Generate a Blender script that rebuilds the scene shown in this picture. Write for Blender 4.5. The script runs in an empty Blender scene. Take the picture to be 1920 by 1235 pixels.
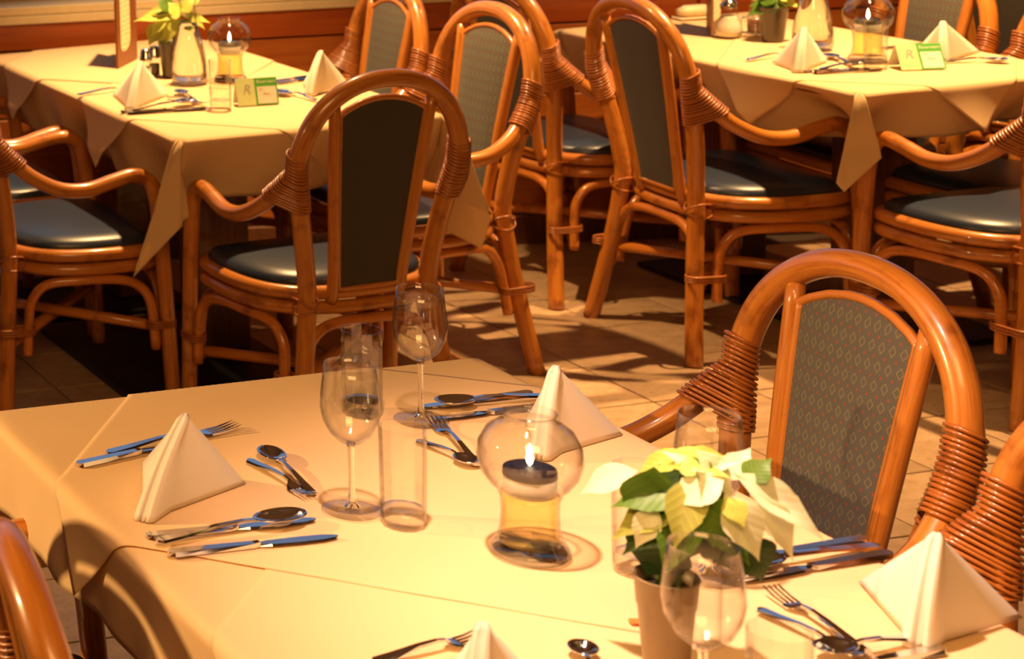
import bpy, math, random
from mathutils import Vector, Matrix, Quaternion
import numpy as np
C = bpy.context.scene.collection
SC = bpy.context.scene
PI = math.pi
random.seed(7)

# ---------------------------------------------------------------- camera, world, light, exposure
cam = bpy.data.cameras.new('camera'); co = bpy.data.objects.new('camera', cam); C.objects.link(co); SC.camera = co
YAW, PITCH, ROLL = 0.1086, 0.1222, -0.0706
cy, sy, cp, sp, cr, sr = math.cos(YAW), math.sin(YAW), math.cos(PITCH), math.sin(PITCH), math.cos(ROLL), math.sin(ROLL)
fw = Vector((sy*cp, cy*cp, -sp)); rt = Vector((cy, -sy, 0)); up = rt.cross(fw)
r2 = rt*cr + up*sr; u2 = up*cr - rt*sr
co.matrix_world = Matrix(((r2.x, u2.x, -fw.x, -2.91357), (r2.y, u2.y, -fw.y, -4.96113), (r2.z, u2.z, -fw.z, 1.82082), (0, 0, 0, 1)))
cam.sensor_width = 36; cam.sensor_fit = 'HORIZONTAL'; cam.lens = 3461.75*36/1920
cam.shift_x = 0.9439; cam.shift_y = -0.3424
cam.clip_start = 0.05; cam.clip_end = 60
cam.dof.use_dof = True; cam.dof.focus_distance = 3.0; cam.dof.aperture_fstop = 7.0

w = bpy.data.worlds.new('dusk'); SC.world = w; w.use_nodes = True
w.node_tree.nodes['Background'].inputs[0].default_value = (0.24, 0.36, 0.60, 1)
w.node_tree.nodes['Background'].inputs[1].default_value = 0.85

def lamp(name, loc, power, col, radius, cone, blend, aim=None):
    l = bpy.data.lights.new(name, 'SPOT'); l.energy = power; l.color = col; l.shadow_soft_size = radius
    l.spot_size = math.radians(cone); l.spot_blend = blend
    o = bpy.data.objects.new(name, l); C.objects.link(o); o.location = loc
    d = (Vector(aim) - Vector(loc)) if aim else Vector((0, 0, -1))
    o.rotation_euler = d.to_track_quat('-Z', 'Y').to_euler()
    return o
WARM = (1.0, 0.58, 0.235)
lamp('ceiling_spot', (-1.80, -3.05, 2.40), 300, (1, .61, .43), .03, 62, 1.0, (-1.28, -3.22, .75))
lamp('wall_spot', (-4.20, -1.60, 1.92), 430, WARM, .03, 60, 1.0, (-1.5, -2.55, .7))
lamp('ceiling_spot', (-0.40, -0.05, 2.45), 430, WARM, .03, 78, .9, (-.45, -.15, .75))
lamp('ceiling_spot', (1.20, -0.60, 2.45), 480, WARM, .03, 84, .9, (1.15, -.65, .75))
fill = bpy.data.lights.new('warm_fill', 'AREA'); fill.shape = 'SQUARE'; fill.size = 1.2; fill.energy = 62; fill.color = (1.0, .50, .16)  # added warm fill to lift the shaded cloth fronts, not a real fixture
fo = bpy.data.objects.new('warm_fill', fill); C.objects.link(fo); fo.location = (-2.2, -4.3, 2.8); fo.rotation_euler = (Vector((-.2, -.6, .4))-Vector((-2.2, -4.3, 2.8))).to_track_quat('-Z', 'Y').to_euler()
SC.view_settings.view_transform = 'Standard'; SC.view_settings.look = 'None'
SC.view_settings.exposure = 0.0; SC.view_settings.gamma = 1.0; SC.view_settings.use_curve_mapping = False

# ---------------------------------------------------------------- helpers: objects
def mesh(name, V, F, uv=None, smooth=True):
    m = bpy.data.meshes.new(name); m.from_pydata([tuple(v) for v in V], [], F)
    if uv is not None:
        l = m.uv_layers.new(name='UVMap')
        for poly in m.polygons:
            for li in poly.loop_indices:
                l.data[li].uv = uv[m.loops[li].vertex_index]
    if smooth: m.polygons.foreach_set('use_smooth', [True]*len(m.polygons))
    m.update(); return m
class MB:
    def __init__(s): s.V = []; s.F = []; s.U = []
    def add(s, V, F, U=None):
        b = len(s.V); s.V += [Vector(v) for v in V]; s.F += [tuple(i+b for i in f) for f in F]
        s.U += list(U) if U is not None else [(v[0], v[1]) for v in V]
        return s
    def box(s, a, b, bev=0):
        x0, y0, z0 = a; x1, y1, z1 = b
        if bev <= 0:
            V = [(x, y, z) for z in (z0, z1) for x, y in ((x0, y0), (x1, y0), (x1, y1), (x0, y1))]
            return s.add(V, [(3, 2, 1, 0), (4, 5, 6, 7), (0, 1, 5, 4), (1, 2, 6, 5), (2, 3, 7, 6), (3, 0, 4, 7)], [(v[0]+v[1], v[2]) for v in V])
        e = bev; V = []; 
        for z, i in ((z0, e), (z0+e, 0), (z1-e, 0), (z1, e)):
            X0, X1, Y0, Y1 = x0+i, x1-i, y0+i, y1-i
            V += [(X0+e, Y0, z), (X1-e, Y0, z), (X1, Y0+e, z), (X1, Y1-e, z), (X1-e, Y1, z), (X0+e, Y1, z), (X0, Y1-e, z), (X0, Y0+e, z)]
        F = [tuple(range(7, -1, -1)), tuple(range(24, 32))]
        for k in range(3):
            for j in range(8): F.append((8*k+j, 8*k+(j+1) % 8, 8*k+8+(j+1) % 8, 8*k+8+j))
        return s.add(V, F, [(v[0]+v[1], v[2]) for v in V])
    def tube(s, P, r, seg=10, closed=False, caps=True, flat=1.0):
        P = [Vector(p) for p in P]; n = len(P); R = r if hasattr(r, '__len__') else [r]*n
        V = []; F = []; U = []; L = 0; N = None
        for i in range(n):
            a = P[i-1] if (i > 0 or closed) else P[0]; b = P[(i+1) % n] if (i < n-1 or closed) else P[-1]
            t = (b-a).normalized()
            if N is None:
                N = t.orthogonal().normalized() if abs(t.z) > .9 else Vector((0, 0, 1)) - t*t.z; N.normalize()
            else: N = (N - t*N.dot(t)).normalized()
            B = t.cross(N)
            if i: L += (P[i]-P[i-1]).length
            for k in range(seg):
                th = 2*PI*k/seg; V.append(P[i] + (N*math.cos(th)*flat + B*math.sin(th))*R[i]); U.append((L, k/seg*.12))
        for i in range(n if closed else n-1):
            for k in range(seg):
                j = (i+1) % n; F.append((i*seg+k, i*seg+(k+1) % seg, j*seg+(k+1) % seg, j*seg+k))
        if caps and not closed:
            F.append(tuple(range(seg-1, -1, -1))); F.append(tuple((n-1)*seg+k for k in range(seg)))
        return s.add(V, F, U)
    def lathe(s, prof, seg=28, loc=(0, 0, 0)):
        V = []; F = []; U = []; n = len(prof)
        for r, z in prof:
            for k in range(seg):
                a = 2*PI*k/seg; V.append((loc[0]+r*math.cos(a), loc[1]+r*math.sin(a), loc[2]+z)); U.append((k/seg, z))
        for i in range(n-1):
            for k in range(seg): F.append((i*seg+k, i*seg+(k+1) % seg, (i+1)*seg+(k+1) % seg, (i+1)*seg+k))
        return s.add(V, F, U)
    def grid(s, fn, nu, nv):
        V = []; U = []
        for i in range(nu+1):
            for j in range(nv+1):
                p, q = fn(i/nu, j/nv); V.append(p); U.append(q)
        F = [(i*(nv+1)+j, (i+1)*(nv+1)+j, (i+1)*(nv+1)+j+1, i*(nv+1)+j+1) for i in range(nu) for j in range(nv)]
        return s.add(V, F, U)
    def mesh(s, name, smooth=True): return mesh(name, s.V, s.F, s.U, smooth)
def obj(name, m, mat, parent=None, smooth=True):
    if isinstance(m, MB): m = m.mesh(name, smooth)
    o = bpy.data.objects.new(name, m); C.objects.link(o)
    for k in (mat if isinstance(mat, (list, tuple)) else [mat]): 
        if len(m.materials) < (len(mat) if isinstance(mat, (list, tuple)) else 1): m.materials.append(k)
    if parent: o.parent = parent
    return o
def tag(o, label, cat, group=None):
    o['label'] = label; o['category'] = cat
    if group: o['group'] = group
    return o
def thing(name, label, cat, loc=(0, 0, 0), rz=0, group=None):
    o = bpy.data.objects.new(name, None); C.objects.link(o); o.location = loc; o.rotation_euler = (0, 0, rz); o.empty_display_size = .05
    return tag(o, label, cat, group)
def struct(name, m, mat, parent=None, smooth=False):
    o = obj(name, m, mat, parent, smooth)
    if not parent: o['kind'] = 'structure'
    return o
def dup(root, loc, rz, label, group=None):
    r = root.copy(); C.objects.link(r); r.location = loc; r.rotation_euler = (0, 0, rz); r['label'] = label
    if group: r['group'] = group
    for ch in root.children:
        c = ch.copy(); C.objects.link(c); c.parent = r
        for g in ch.children:
            d = g.copy(); C.objects.link(d); d.parent = c
    return r
def autosmooth(o, a=35):
    m = o.data; m.set_sharp_from_angle(angle=math.radians(a)); return o
def spline(P, n=6, closed=False):
    P = [Vector(p) for p in P]; out = []; N = len(P)
    for i in range(N if closed else N-1):
        p1, p2 = P[i], P[(i+1) % N]
        p0 = P[i-1] if (i > 0 or closed) else p1*2-p2
        p3 = P[(i+2) % N] if (i+2 < N or closed) else p2*2-p1
        for k in range(n):
            t = k/n; out.append(.5*((2*p1)+(p2-p0)*t+(2*p0-5*p1+4*p2-p3)*t*t+(3*p1-p0-3*p2+p3)*t**3))
    if not closed: out.append(P[-1])
    return out

# ---------------------------------------------------------------- materials
def mat(name): 
    m = bpy.data.materials.new(name); m.use_nodes = True; nt = m.node_tree
    return m, nt, nt.nodes['Principled BSDF'], nt.nodes['Material Output']
def nd(nt, t, **k):
    n = nt.nodes.new(t)
    for a, v in k.items():
        if a.startswith('i_'): n.inputs[a[2:].replace('_', ' ')].default_value = v
        else: setattr(n, a, v)
    return n
def ramp(nt, stops):
    r = nd(nt, 'ShaderNodeValToRGB'); e = r.color_ramp.elements
    while len(e) < len(stops): e.new(.5)
    for x, (p, c) in zip(e, stops): x.position = p; x.color = (*c, 1)
    return r
def noise(nt, vec, scale, detail=3, rough=.5, dist=0):
    n = nd(nt, 'ShaderNodeTexNoise'); n.inputs['Scale'].default_value = scale; n.inputs['Detail'].default_value = detail
    n.inputs['Roughness'].default_value = rough; n.inputs['Distortion'].default_value = dist
    if vec is not None: nt.links.new(vec, n.inputs['Vector'])
    return n
def mapping(nt, src, scale=(1, 1, 1), rot=(0, 0, 0)):
    t = nd(nt, 'ShaderNodeTexCoord'); m = nd(nt, 'ShaderNodeMapping'); m.inputs['Scale'].default_value = scale; m.inputs['Rotation'].default_value = rot
    nt.links.new(t.outputs[src], m.inputs['Vector']); return m.outputs['Vector']
def bump(nt, b, h, strength, dist=.001):
    n = nd(nt, 'ShaderNodeBump'); n.inputs['Strength'].default_value = strength; n.inputs['Distance'].default_value = dist
    nt.links.new(h, n.inputs['Height']); nt.links.new(n.outputs[0], b.inputs['Normal'])
def simple(name, col, rough=.5, metal=0, coat=0, spec=.5):
    m, nt, b, o = mat(name); b.inputs['Base Color'].default_value = (*col, 1); b.inputs['Roughness'].default_value = rough
    b.inputs['Metallic'].default_value = metal; b.inputs['Coat Weight'].default_value = coat; b.inputs['Specular IOR Level'].default_value = spec
    v = mapping(nt, 'Object', (1, 1, 1)); n = noise(nt, v, 40, 2)
    mx = nd(nt, 'ShaderNodeMix', data_type='RGBA', blend_type='MULTIPLY'); mx.inputs['Factor'].default_value = .18
    mx.inputs['A'].default_value = (*col, 1); nt.links.new(n.outputs['Fac'], mx.inputs['B']); nt.links.new(mx.outputs['Result'], b.inputs['Base Color'])
    return m
def cloth_mat(name, col):
    m, nt, b, o = mat(name); v = mapping(nt, 'Object')
    n1 = noise(nt, v, 3.0, 3, .55); r = ramp(nt, [(.3, tuple(c*.95 for c in col)), (.7, col)]); nt.links.new(n1.outputs['Fac'], r.inputs[0])
    nt.links.new(r.outputs[0], b.inputs['Base Color']); b.inputs['Roughness'].default_value = .85; b.inputs['Specular IOR Level'].default_value = .2
    n2 = noise(nt, v, 900, 2, .6); bump(nt, b, n2.outputs['Fac'], .12, .0006)
    tr = nd(nt, 'ShaderNodeBsdfTranslucent'); tr.inputs['Color'].default_value = (col[0], col[1]*.86, col[2]*.68, 1)
    mx = nd(nt, 'ShaderNodeMixShader'); mx.inputs[0].default_value = .28
    nt.links.new(b.outputs[0], mx.inputs[1]); nt.links.new(tr.outputs[0], mx.inputs[2]); nt.links.new(mx.outputs[0], o.inputs[0])
    return m
M_CLOTH = cloth_mat('cream_cloth', (.88, .66, .37))
M_TOPPER = cloth_mat('cream_topper', (.90, .68, .39))
M_NAPKIN = cloth_mat('napkin_linen', (.93, .89, .78))
def rattan(name, base, dark, coat=.6):
    m, nt, b, o = mat(name); v = mapping(nt, 'UV', (10, 160, 1)); n = noise(nt, v, 1.0, 5, .62, .8)
    r = ramp(nt, [(.25, dark), (.5, tuple((a+2*c)/3 for a, c in zip(dark, base))), (.75, base)]); nt.links.new(n.outputs['Fac'], r.inputs[0])
    v2 = mapping(nt, 'Object', (1, 1, 1)); n2 = noise(nt, v2, 14, 3, .6); r2_ = ramp(nt, [(.30, (.45, .36, .30)), (.44, (1, 1, 1)), (1, (1, 1, 1))]); nt.links.new(n2.outputs['Fac'], r2_.inputs[0])
    mx = nd(nt, 'ShaderNodeMix', data_type='RGBA', blend_type='MULTIPLY'); mx.inputs['Factor'].default_value = .8
    nt.links.new(r.outputs[0], mx.inputs['A']); nt.links.new(r2_.outputs[0], mx.inputs['B']); nt.links.new(mx.outputs['Result'], b.inputs['Base Color'])
    b.inputs['Roughness'].default_value = .34; b.inputs['Coat Weight'].default_value = coat; b.inputs['Coat Roughness'].default_value = .12
    n3 = noise(nt, mapping(nt, 'UV', (40, 300, 1)), 1, 3); bump(nt, b, n3.outputs['Fac'], .15, .0008)
    return m
M_RATTAN = rattan('rattan_pole', (.60, .232, .032), (.33, .085, .010))
M_BRACE = rattan('rattan_brace', (.62, .225, .028), (.38, .10, .011))
M_BIND = rattan('rattan_binding', (.46, .155, .022), (.26, .06, .008), .5)
def wood(name, base, dark, scale=(1, 1, 1), rough=.45, coat=.2, knots=True, src='Object'):
    m, nt, b, o = mat(name); v = mapping(nt, src, scale); n = noise(nt, v, 3.0, 6, .6, 1.2)
    r = ramp(nt, [(.3, dark), (.7, base)]); nt.links.new(n.outputs['Fac'], r.inputs[0]); last = r.outputs[0]
    if knots:
        vo = nd(nt, 'ShaderNodeTexVoronoi'); vo.inputs['Scale'].default_value = 5; nt.links.new(mapping(nt, src, (.55, 1, 1.7)), vo.inputs['Vector'])
        rk = ramp(nt, [(.0, (.30, .18, .12)), (.085, (.55, .4, .3)), (.12, (1, 1, 1))]); nt.links.new(vo.outputs['Distance'], rk.inputs[0])
        mx = nd(nt, 'ShaderNodeMix', data_type='RGBA', blend_type='MULTIPLY'); mx.inputs['Factor'].default_value = .85
        nt.links.new(last, mx.inputs['A']); nt.links.new(rk.outputs[0], mx.inputs['B']); last = mx.outputs['Result']
    nt.links.new(last, b.inputs['Base Color']); b.inputs['Roughness'].default_value = rough; b.inputs['Coat Weight'].default_value = coat
    bump(nt, b, n.outputs['Fac'], .15, .001); return m
M_PLANK = wood('pine_plank', (.52, .155, .022), (.36, .085, .011), (1.2, 6, 14))
M_RAIL = wood('red_pine_rail', (.44, .095, .010), (.32, .055, .006), (1.2, 6, 14))
M_PED = wood('dark_oak', (.20, .075, .025), (.09, .03, .010), (14, 14, 1.5), .4, .3, False)
M_PLATE = simple('black_plate', (.012, .010, .010), .5)
M_SILL = simple('cream_paint', (.86, .72, .46), .5)
M_PLASTER = simple('warm_plaster', (.34, .22, .11), .9)
M_CEIL = simple('ceiling_paint', (.40, .31, .20), .9)
def tile_mat():
    m, nt, b, o = mat('beige_tile'); v = mapping(nt, 'Object'); oi = nd(nt, 'ShaderNodeObjectInfo')
    n1 = noise(nt, mapping(nt, 'Object', (1, 2.2, 1)), 9, 5, .65, .6); r = ramp(nt, [(.3, (.36, .235, .135)), (.55, (.46, .31, .185)), (.75, (.52, .37, .23))]); nt.links.new(n1.outputs['Fac'], r.inputs[0])
    n2 = noise(nt, v, 60, 3, .7); r2_ = ramp(nt, [(.33, (.62, .52, .44)), (.45, (1, 1, 1))]); nt.links.new(n2.outputs['Fac'], r2_.inputs[0])
    mx = nd(nt, 'ShaderNodeMix', data_type='RGBA', blend_type='MULTIPLY'); mx.inputs['Factor'].default_value = .5; nt.links.new(r.outputs[0], mx.inputs['A']); nt.links.new(r2_.outputs[0], mx.inputs['B'])
    hs = nd(nt, 'ShaderNodeHueSaturation'); mr = nd(nt, 'ShaderNodeMapRange'); mr.inputs['To Min'].default_value = .9; mr.inputs['To Max'].default_value = 1.08
    nt.links.new(oi.outputs['Random'], mr.inputs['Value']); nt.links.new(mr.outputs[0], hs.inputs['Value']); nt.links.new(mx.outputs['Result'], hs.inputs['Color'])
    nt.links.new(hs.outputs[0], b.inputs['Base Color']); b.inputs['Roughness'].default_value = .38; b.inputs['Specular IOR Level'].default_value = .4
    bump(nt, b, n2.outputs['Fac'], .08, .0008); return m
M_TILE = tile_mat(); M_GROUT = simple('dark_grout', (.055, .030, .018), .95)
M_VINYL = simple('navy_vinyl', (.018, .030, .060), .36, spec=.6)
def fabric(name, pattern):
    m, nt, b, o = mat(name); t = nd(nt, 'ShaderNodeTexCoord'); s = nd(nt, 'ShaderNodeSeparateXYZ'); nt.links.new(t.outputs['UV'], s.inputs[0])
    def mth(op, a, bb=None, c=None):
        n = nd(nt, 'ShaderNodeMath', operation=op)
        for i, x in enumerate((a, bb, c)):
            if x is None: continue
            if isinstance(x, (int, float)): n.inputs[i].default_value = x
            else: nt.links.new(x, n.inputs[i])
        return n.outputs[0]
    wv = noise(nt, mapping(nt, 'UV', (1, 1, 1)), 1400, 2, .7); rw = ramp(nt, [(.3, (.034, .028, .022)), (.7, (.095, .080, .066))] if not pattern else [(.3, (.060, .058, .048)), (.7, (.125, .120, .104))]); nt.links.new(wv.outputs['Fac'], rw.inputs[0])
    last = rw.outputs[0]
    if pattern:
        px, pz = .0165, .027
        def diamond(dx, dz):
            a = mth('SUBTRACT', mth('FRACT', mth('ADD', mth('DIVIDE', s.outputs[0], px), dx)), .5); c = mth('SUBTRACT', mth('FRACT', mth('ADD', mth('DIVIDE', s.outputs[1], pz), dz)), .5)
            return mth('ADD', mth('ABSOLUTE', a), mth('ABSOLUTE', c))
        d1 = diamond(0, 0); 
        line = mth('LESS_THAN', mth('ABSOLUTE', mth('SUBTRACT', d1, .29)), .035)
        d2 = diamond(.5, .5); dot = mth('LESS_THAN', d2, .11)
        for f, c in ((line, (.20, .175, .085)), (dot, (.27, .06, .04))):
            mx = nd(nt, 'ShaderNodeMix', data_type='RGBA'); nt.links.new(f, mx.inputs['Factor']); nt.links.new(last, mx.inputs['A']); mx.inputs['B'].default_value = (*c, 1); last = mx.outputs['Result']
    nt.links.new(last, b.inputs['Base Color']); b.inputs['Roughness'].default_value = .8; b.inputs['Sheen Weight'].default_value = .08; b.inputs['Specular IOR Level'].default_value = .2
    bump(nt, b, wv.outputs['Fac'], .3, .0006); return m
M_FAB = fabric('diamond_fabric', True); M_FABB = fabric('plain_back_fabric', False)
def thin_glass(name, tint=(1, 1, 1), edge=.55, gl=1.0):
    m, nt, b, o = mat(name); nt.nodes.remove(b)
    tr = nd(nt, 'ShaderNodeBsdfTransparent'); g = nd(nt, 'ShaderNodeBsdfGlossy'); g.inputs['Roughness'].default_value = .02; g.inputs['Color'].default_value = (gl, gl, gl, 1)
    lw = nd(nt, 'ShaderNodeLayerWeight'); lw.inputs['Blend'].default_value = .5
    pw = nd(nt, 'ShaderNodeMath', operation='POWER'); nt.links.new(lw.outputs['Facing'], pw.inputs[0]); pw.inputs[1].default_value = 3.2
    r = ramp(nt, [(0, tint), (1, tuple(t*edge for t in tint))]); nt.links.new(pw.outputs[0], r.inputs[0]); nt.links.new(r.outputs[0], tr.inputs['Color'])
    p5 = nd(nt, 'ShaderNodeMath', operation='POWER'); nt.links.new(lw.outputs['Facing'], p5.inputs[0]); p5.inputs[1].default_value = 4.0
    fr = nd(nt, 'ShaderNodeMath', operation='MULTIPLY_ADD'); nt.links.new(p5.outputs[0], fr.inputs[0]); fr.inputs[1].default_value = .55; fr.inputs[2].default_value = .05
    mx = nd(nt, 'ShaderNodeMixShader'); nt.links.new(fr.outputs[0], mx.inputs[0]); nt.links.new(tr.outputs[0], mx.inputs[1]); nt.links.new(g.outputs[0], mx.inputs[2]); nt.links.new(mx.outputs[0], o.inputs[0])
    return m
M_GLASS = thin_glass('clear_glass', (.97, .97, .96), .42); M_BASE = thin_glass('glass_base', (.95, .94, .92), .62)
def solid_glass(name, col, ior=1.45):
    m, nt, b, o = mat(name); b.inputs['Base Color'].default_value = (*col, 1); b.inputs['Roughness'].default_value = .02; b.inputs['Transmission Weight'].default_value = 1; b.inputs['IOR'].default_value = ior; return m
M_THICK = solid_glass('thick_glass', (.95, .95, .93)); M_WATER = solid_glass('water', (.97, .96, .92), 1.33); M_OIL = thin_glass('lamp_oil', (1.0, .90, .55), .80)
M_STEEL = simple('polished_steel', (.78, .78, .80), .09, 1.0); M_CHROME = simple('chrome', (.85, .82, .76), .16, 1.0)
def leafm(name, a, bcol, rough=.45, tr=.25):
    m, nt, b, o = mat(name); t = nd(nt, 'ShaderNodeTexCoord'); s = nd(nt, 'ShaderNodeSeparateXYZ'); nt.links.new(t.outputs['UV'], s.inputs[0])
    ab = nd(nt, 'ShaderNodeMath', operation='ABSOLUTE'); nt.links.new(s.outputs[0], ab.inputs[0])
    ad = nd(nt, 'ShaderNodeMath', operation='MULTIPLY_ADD'); nt.links.new(ab.outputs[0], ad.inputs[0]); ad.inputs[1].default_value = -.7; nt.links.new(s.outputs[1], ad.inputs[2])
    wv = nd(nt, 'ShaderNodeMath', operation='SINE'); ml = nd(nt, 'ShaderNodeMath', operation='MULTIPLY'); nt.links.new(ad.outputs[0], ml.inputs[0]); ml.inputs[1].default_value = 42; nt.links.new(ml.outputs[0], wv.inputs[0])
    r = ramp(nt, [(0.0, a), (.93, a), (1.0, bcol)]); mr = nd(nt, 'ShaderNodeMapRange'); mr.inputs['From Min'].default_value = -1; nt.links.new(wv.outputs[0], mr.inputs['Value']); nt.links.new(mr.outputs[0], r.inputs[0])
    nt.links.new(r.outputs[0], b.inputs['Base Color']); b.inputs['Roughness'].default_value = rough; bump(nt, b, mr.outputs[0], .12, .001)
    tl = nd(nt, 'ShaderNodeBsdfTranslucent'); tl.inputs['Color'].default_value = (*a, 1); mx = nd(nt, 'ShaderNodeMixShader'); mx.inputs[0].default_value = tr
    nt.links.new(b.outputs[0], mx.inputs[1]); nt.links.new(tl.outputs[0], mx.inputs[2]); nt.links.new(mx.outputs[0], o.inputs[0]); return m
M_LEAF = {'b': leafm('cream_bract', (.86, .90, .64), (.76, .82, .46)), 'y': leafm('lime_bract', (.62, .66, .14), (.45, .55, .08)), 'g': leafm('green_leaf', (.10, .22, .02), (.16, .30, .04)),
          'd': leafm('dark_leaf', (.030, .075, .012), (.05, .11, .02)), 'o': leafm('olive_leaf', (.34, .36, .06), (.48, .50, .10))}
M_STEM = simple('plant_stem', (.12, .20, .03), .6); M_SOIL = simple('potting_soil', (.03, .02, .012), .95)
M_POT_T = simple('taupe_pot', (.27, .19, .10), .4); M_POT_D = simple('dark_pot', (.060, .040, .020), .35, coat=.3)
M_WAX = simple('pale_candle_cup', (.55, .53, .44), .4); M_BURN = simple('dark_burner', (.012, .010, .020), .5, spec=.2)
m, nt, b, o = mat('flame'); nt.nodes.remove(b); em = nd(nt, 'ShaderNodeEmission'); em.inputs[0].default_value = (1, .78, .42, 1); em.inputs[1].default_value = 14; nt.links.new(em.outputs[0], o.inputs[0]); M_FLAME = m
M_SALT = simple('white_salt', (.85, .83, .78), .9); M_SUGAR = simple('white_sugar', (.78, .70, .55), .95); M_PEPPER = simple('ground_pepper', (.12, .08, .05), .9)
M_LEATHER = simple('brown_leather', (.26, .085, .018), .45); M_CARD = simple('white_card', (.88, .86, .74), .7); M_GREEN = simple('green_print', (.10, .46, .06), .6); M_PALEG = simple('pale_green_print', (.66, .80, .40), .7)
M_INK = simple('pale_ink', (.85, .90, .70), .7); M_PENCIL = simple('pencil_grey', (.42, .40, .34), .8); M_ORANGE = simple('orange_paper', (.80, .20, .03), .6); M_SAUCE = simple('brown_sauce', (.16, .05, .02), .4)
def menu_page():
    m, nt, b, o = mat('menu_page'); t = nd(nt, 'ShaderNodeTexCoord'); s = nd(nt, 'ShaderNodeSeparateXYZ'); nt.links.new(t.outputs['UV'], s.inputs[0])
    n = noise(nt, mapping(nt, 'UV', (60, 420, 1)), 1, 2); 
    w_ = nd(nt, 'ShaderNodeTexWave', bands_direction='Y'); w_.inputs['Scale'].default_value = 22; w_.inputs['Distortion'].default_value = 0; nt.links.new(t.outputs['UV'], w_.inputs['Vector'])
    a = nd(nt, 'ShaderNodeMath', operation='GREATER_THAN'); nt.links.new(w_.outputs['Fac'], a.inputs[0]); a.inputs[1].default_value = .72
    c = nd(nt, 'ShaderNodeMath', operation='GREATER_THAN'); nt.links.new(n.outputs['Fac'], c.inputs[0]); c.inputs[1].default_value = .52
    d = nd(nt, 'ShaderNodeMath', operation='MULTIPLY'); nt.links.new(a.outputs[0], d.inputs[0]); nt.links.new(c.outputs[0], d.inputs[1])
    mx = nd(nt, 'ShaderNodeMix', data_type='RGBA'); nt.links.new(d.outputs[0], mx.inputs['Factor']); mx.inputs['A'].default_value = (.92, .85, .52, 1); mx.inputs['B'].default_value = (.50, .42, .20, 1)
    nt.links.new(mx.outputs['Result'], b.inputs['Base Color']); b.inputs['Roughness'].default_value = .6; return m
M_PAGE = menu_page()

# ---------------------------------------------------------------- the setting
T = .27
fl = struct('floor', MB().box((-9, -10, -.05), (7.5, 5, -.004)), M_GROUT)
tb = MB().box((.0024, .0024, -.012), (T-.0024, T-.0024, 0), .0012).mesh('tile', False)
visible = []
def proj(P):
    d = Vector(P) - co.matrix_world.translation; z = d.dot(fw)
    return (-852.36 + 3461.75*d.dot(r2)/z, -39.92 - 3461.75*d.dot(u2)/z, z)
rest = MB()
for i in range(-32, 28):
    for j in range(-14, 34):
        if i*T < -8.9 or i*T > 7 : continue
        q = [proj(((i+a)*T, (-j-b)*T, 0)) for a in (0, 1) for b in (0, 1)]
        inside = all(p[2] > .5 for p in q) and max(p[0] for p in q) > -10 and min(p[0] for p in q) < 1930 and max(p[1] for p in q) > -10 and min(p[1] for p in q) < 1250
        yw = .89 - (i*T+.76)*.2166
        if -j*T > yw+.1: continue
        if inside and -j*T <= yw: 
            o = obj('tile', tb, M_TILE, fl); o.location = (i*T, (-j-1)*T, random.uniform(-.0004, .0004)); visible.append(o)
        elif (i+j) % 1 == 0:
            rest.box((i*T+.0015, (-j-1)*T+.0015, -.012), (i*T+T-.0015, -j*T-.0015, 0))
o = obj('tile_field', rest, M_TILE, fl, False); o['kind'] = 'stuff'
WA = math.atan2(-.34, 1.57); W0 = (-.76, .89, 0)
def wall_obj(o): o.location = W0; o.rotation_euler = (0, 0, WA); return o
wb = wall_obj(struct('wall_back', MB().box((-5, .022, 0), (6.2, .30, .80)).box((-5, .05, 2.78), (6.2, .30, 3.0)), M_PLASTER))
for z0, z1, mt, off in ((.726, .813, M_RAIL, .004), (.497, .721, M_PLANK, 0), (.272, .492, M_PLANK, 0), (.10, .267, M_PLANK, 0)):
    u = -5 + random.random()
    us = [-5, -2.9+random.random()*.3, .2 if z0 < .7 else 2.22, 3.1, 6.2]
    for a, b_ in zip(us[:-1], us[1:]):
        obj('plank', MB().box((a+.001, -off, z0), (b_-.001, .022, z1), .003), mt, wb, False)
wall_obj(struct('baseboard_back', MB().box((-5, -.016, 0), (6.2, .004, .095), .003), M_PED))
tr = wall_obj(struct('trim_1', MB().box((-5, -.010, .814), (6.2, .022, .842), .002), M_SILL))
tr2 = wall_obj(struct('trim_2', MB().box((-5, -.006, .844), (6.2, .30, .872), .003), M_SILL))
for k in range(5):
    u0 = -5 + k*2.24; wn = struct('window_%d' % (k+1), MB().box((u0, .16, .872), (u0+.07, .26, 2.78), .004).box((u0+2.17, .16, .872), (u0+2.24, .26, 2.78), .004).box((u0+.07, .16, .872), (u0+2.17, .26, .95), .004).box((u0+.07, .16, 2.70), (u0+2.17, .26, 2.78), .004).box((u0+1.09, .17, .95), (u0+1.15, .25, 2.70), .004), M_SILL)
    wall_obj(wn); obj('window_pane', MB().box((u0+.07, .205, .95), (u0+2.17, .211, 2.70)), M_GLASS, wn, False)
for nm, a, b_ in (('wall_left', (-5.1, -8.2, 0), (-5, .3, 3.0)), ('wall_right', (6.2, -8.2, 0), (6.3, .3, 3.0)), ('wall_front', (-5, -8.3, 0), (6.2, -8.2, 3.0))):
    wall_obj(struct(nm, MB().box(a, b_), M_PLASTER))
wall_obj(struct('ceiling', MB().box((-5.1, -8.3, 3.0), (6.3, .3, 3.1)), M_CEIL))
wall_obj(struct('trim_3', MB().box((2.175, -.02, 0), (2.22, .0, .813), .003), M_RAIL)); wall_obj(struct('trim_4', MB().box((2.02, -.012, .726), (2.06, -.003, .813), .003), M_RAIL))

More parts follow.
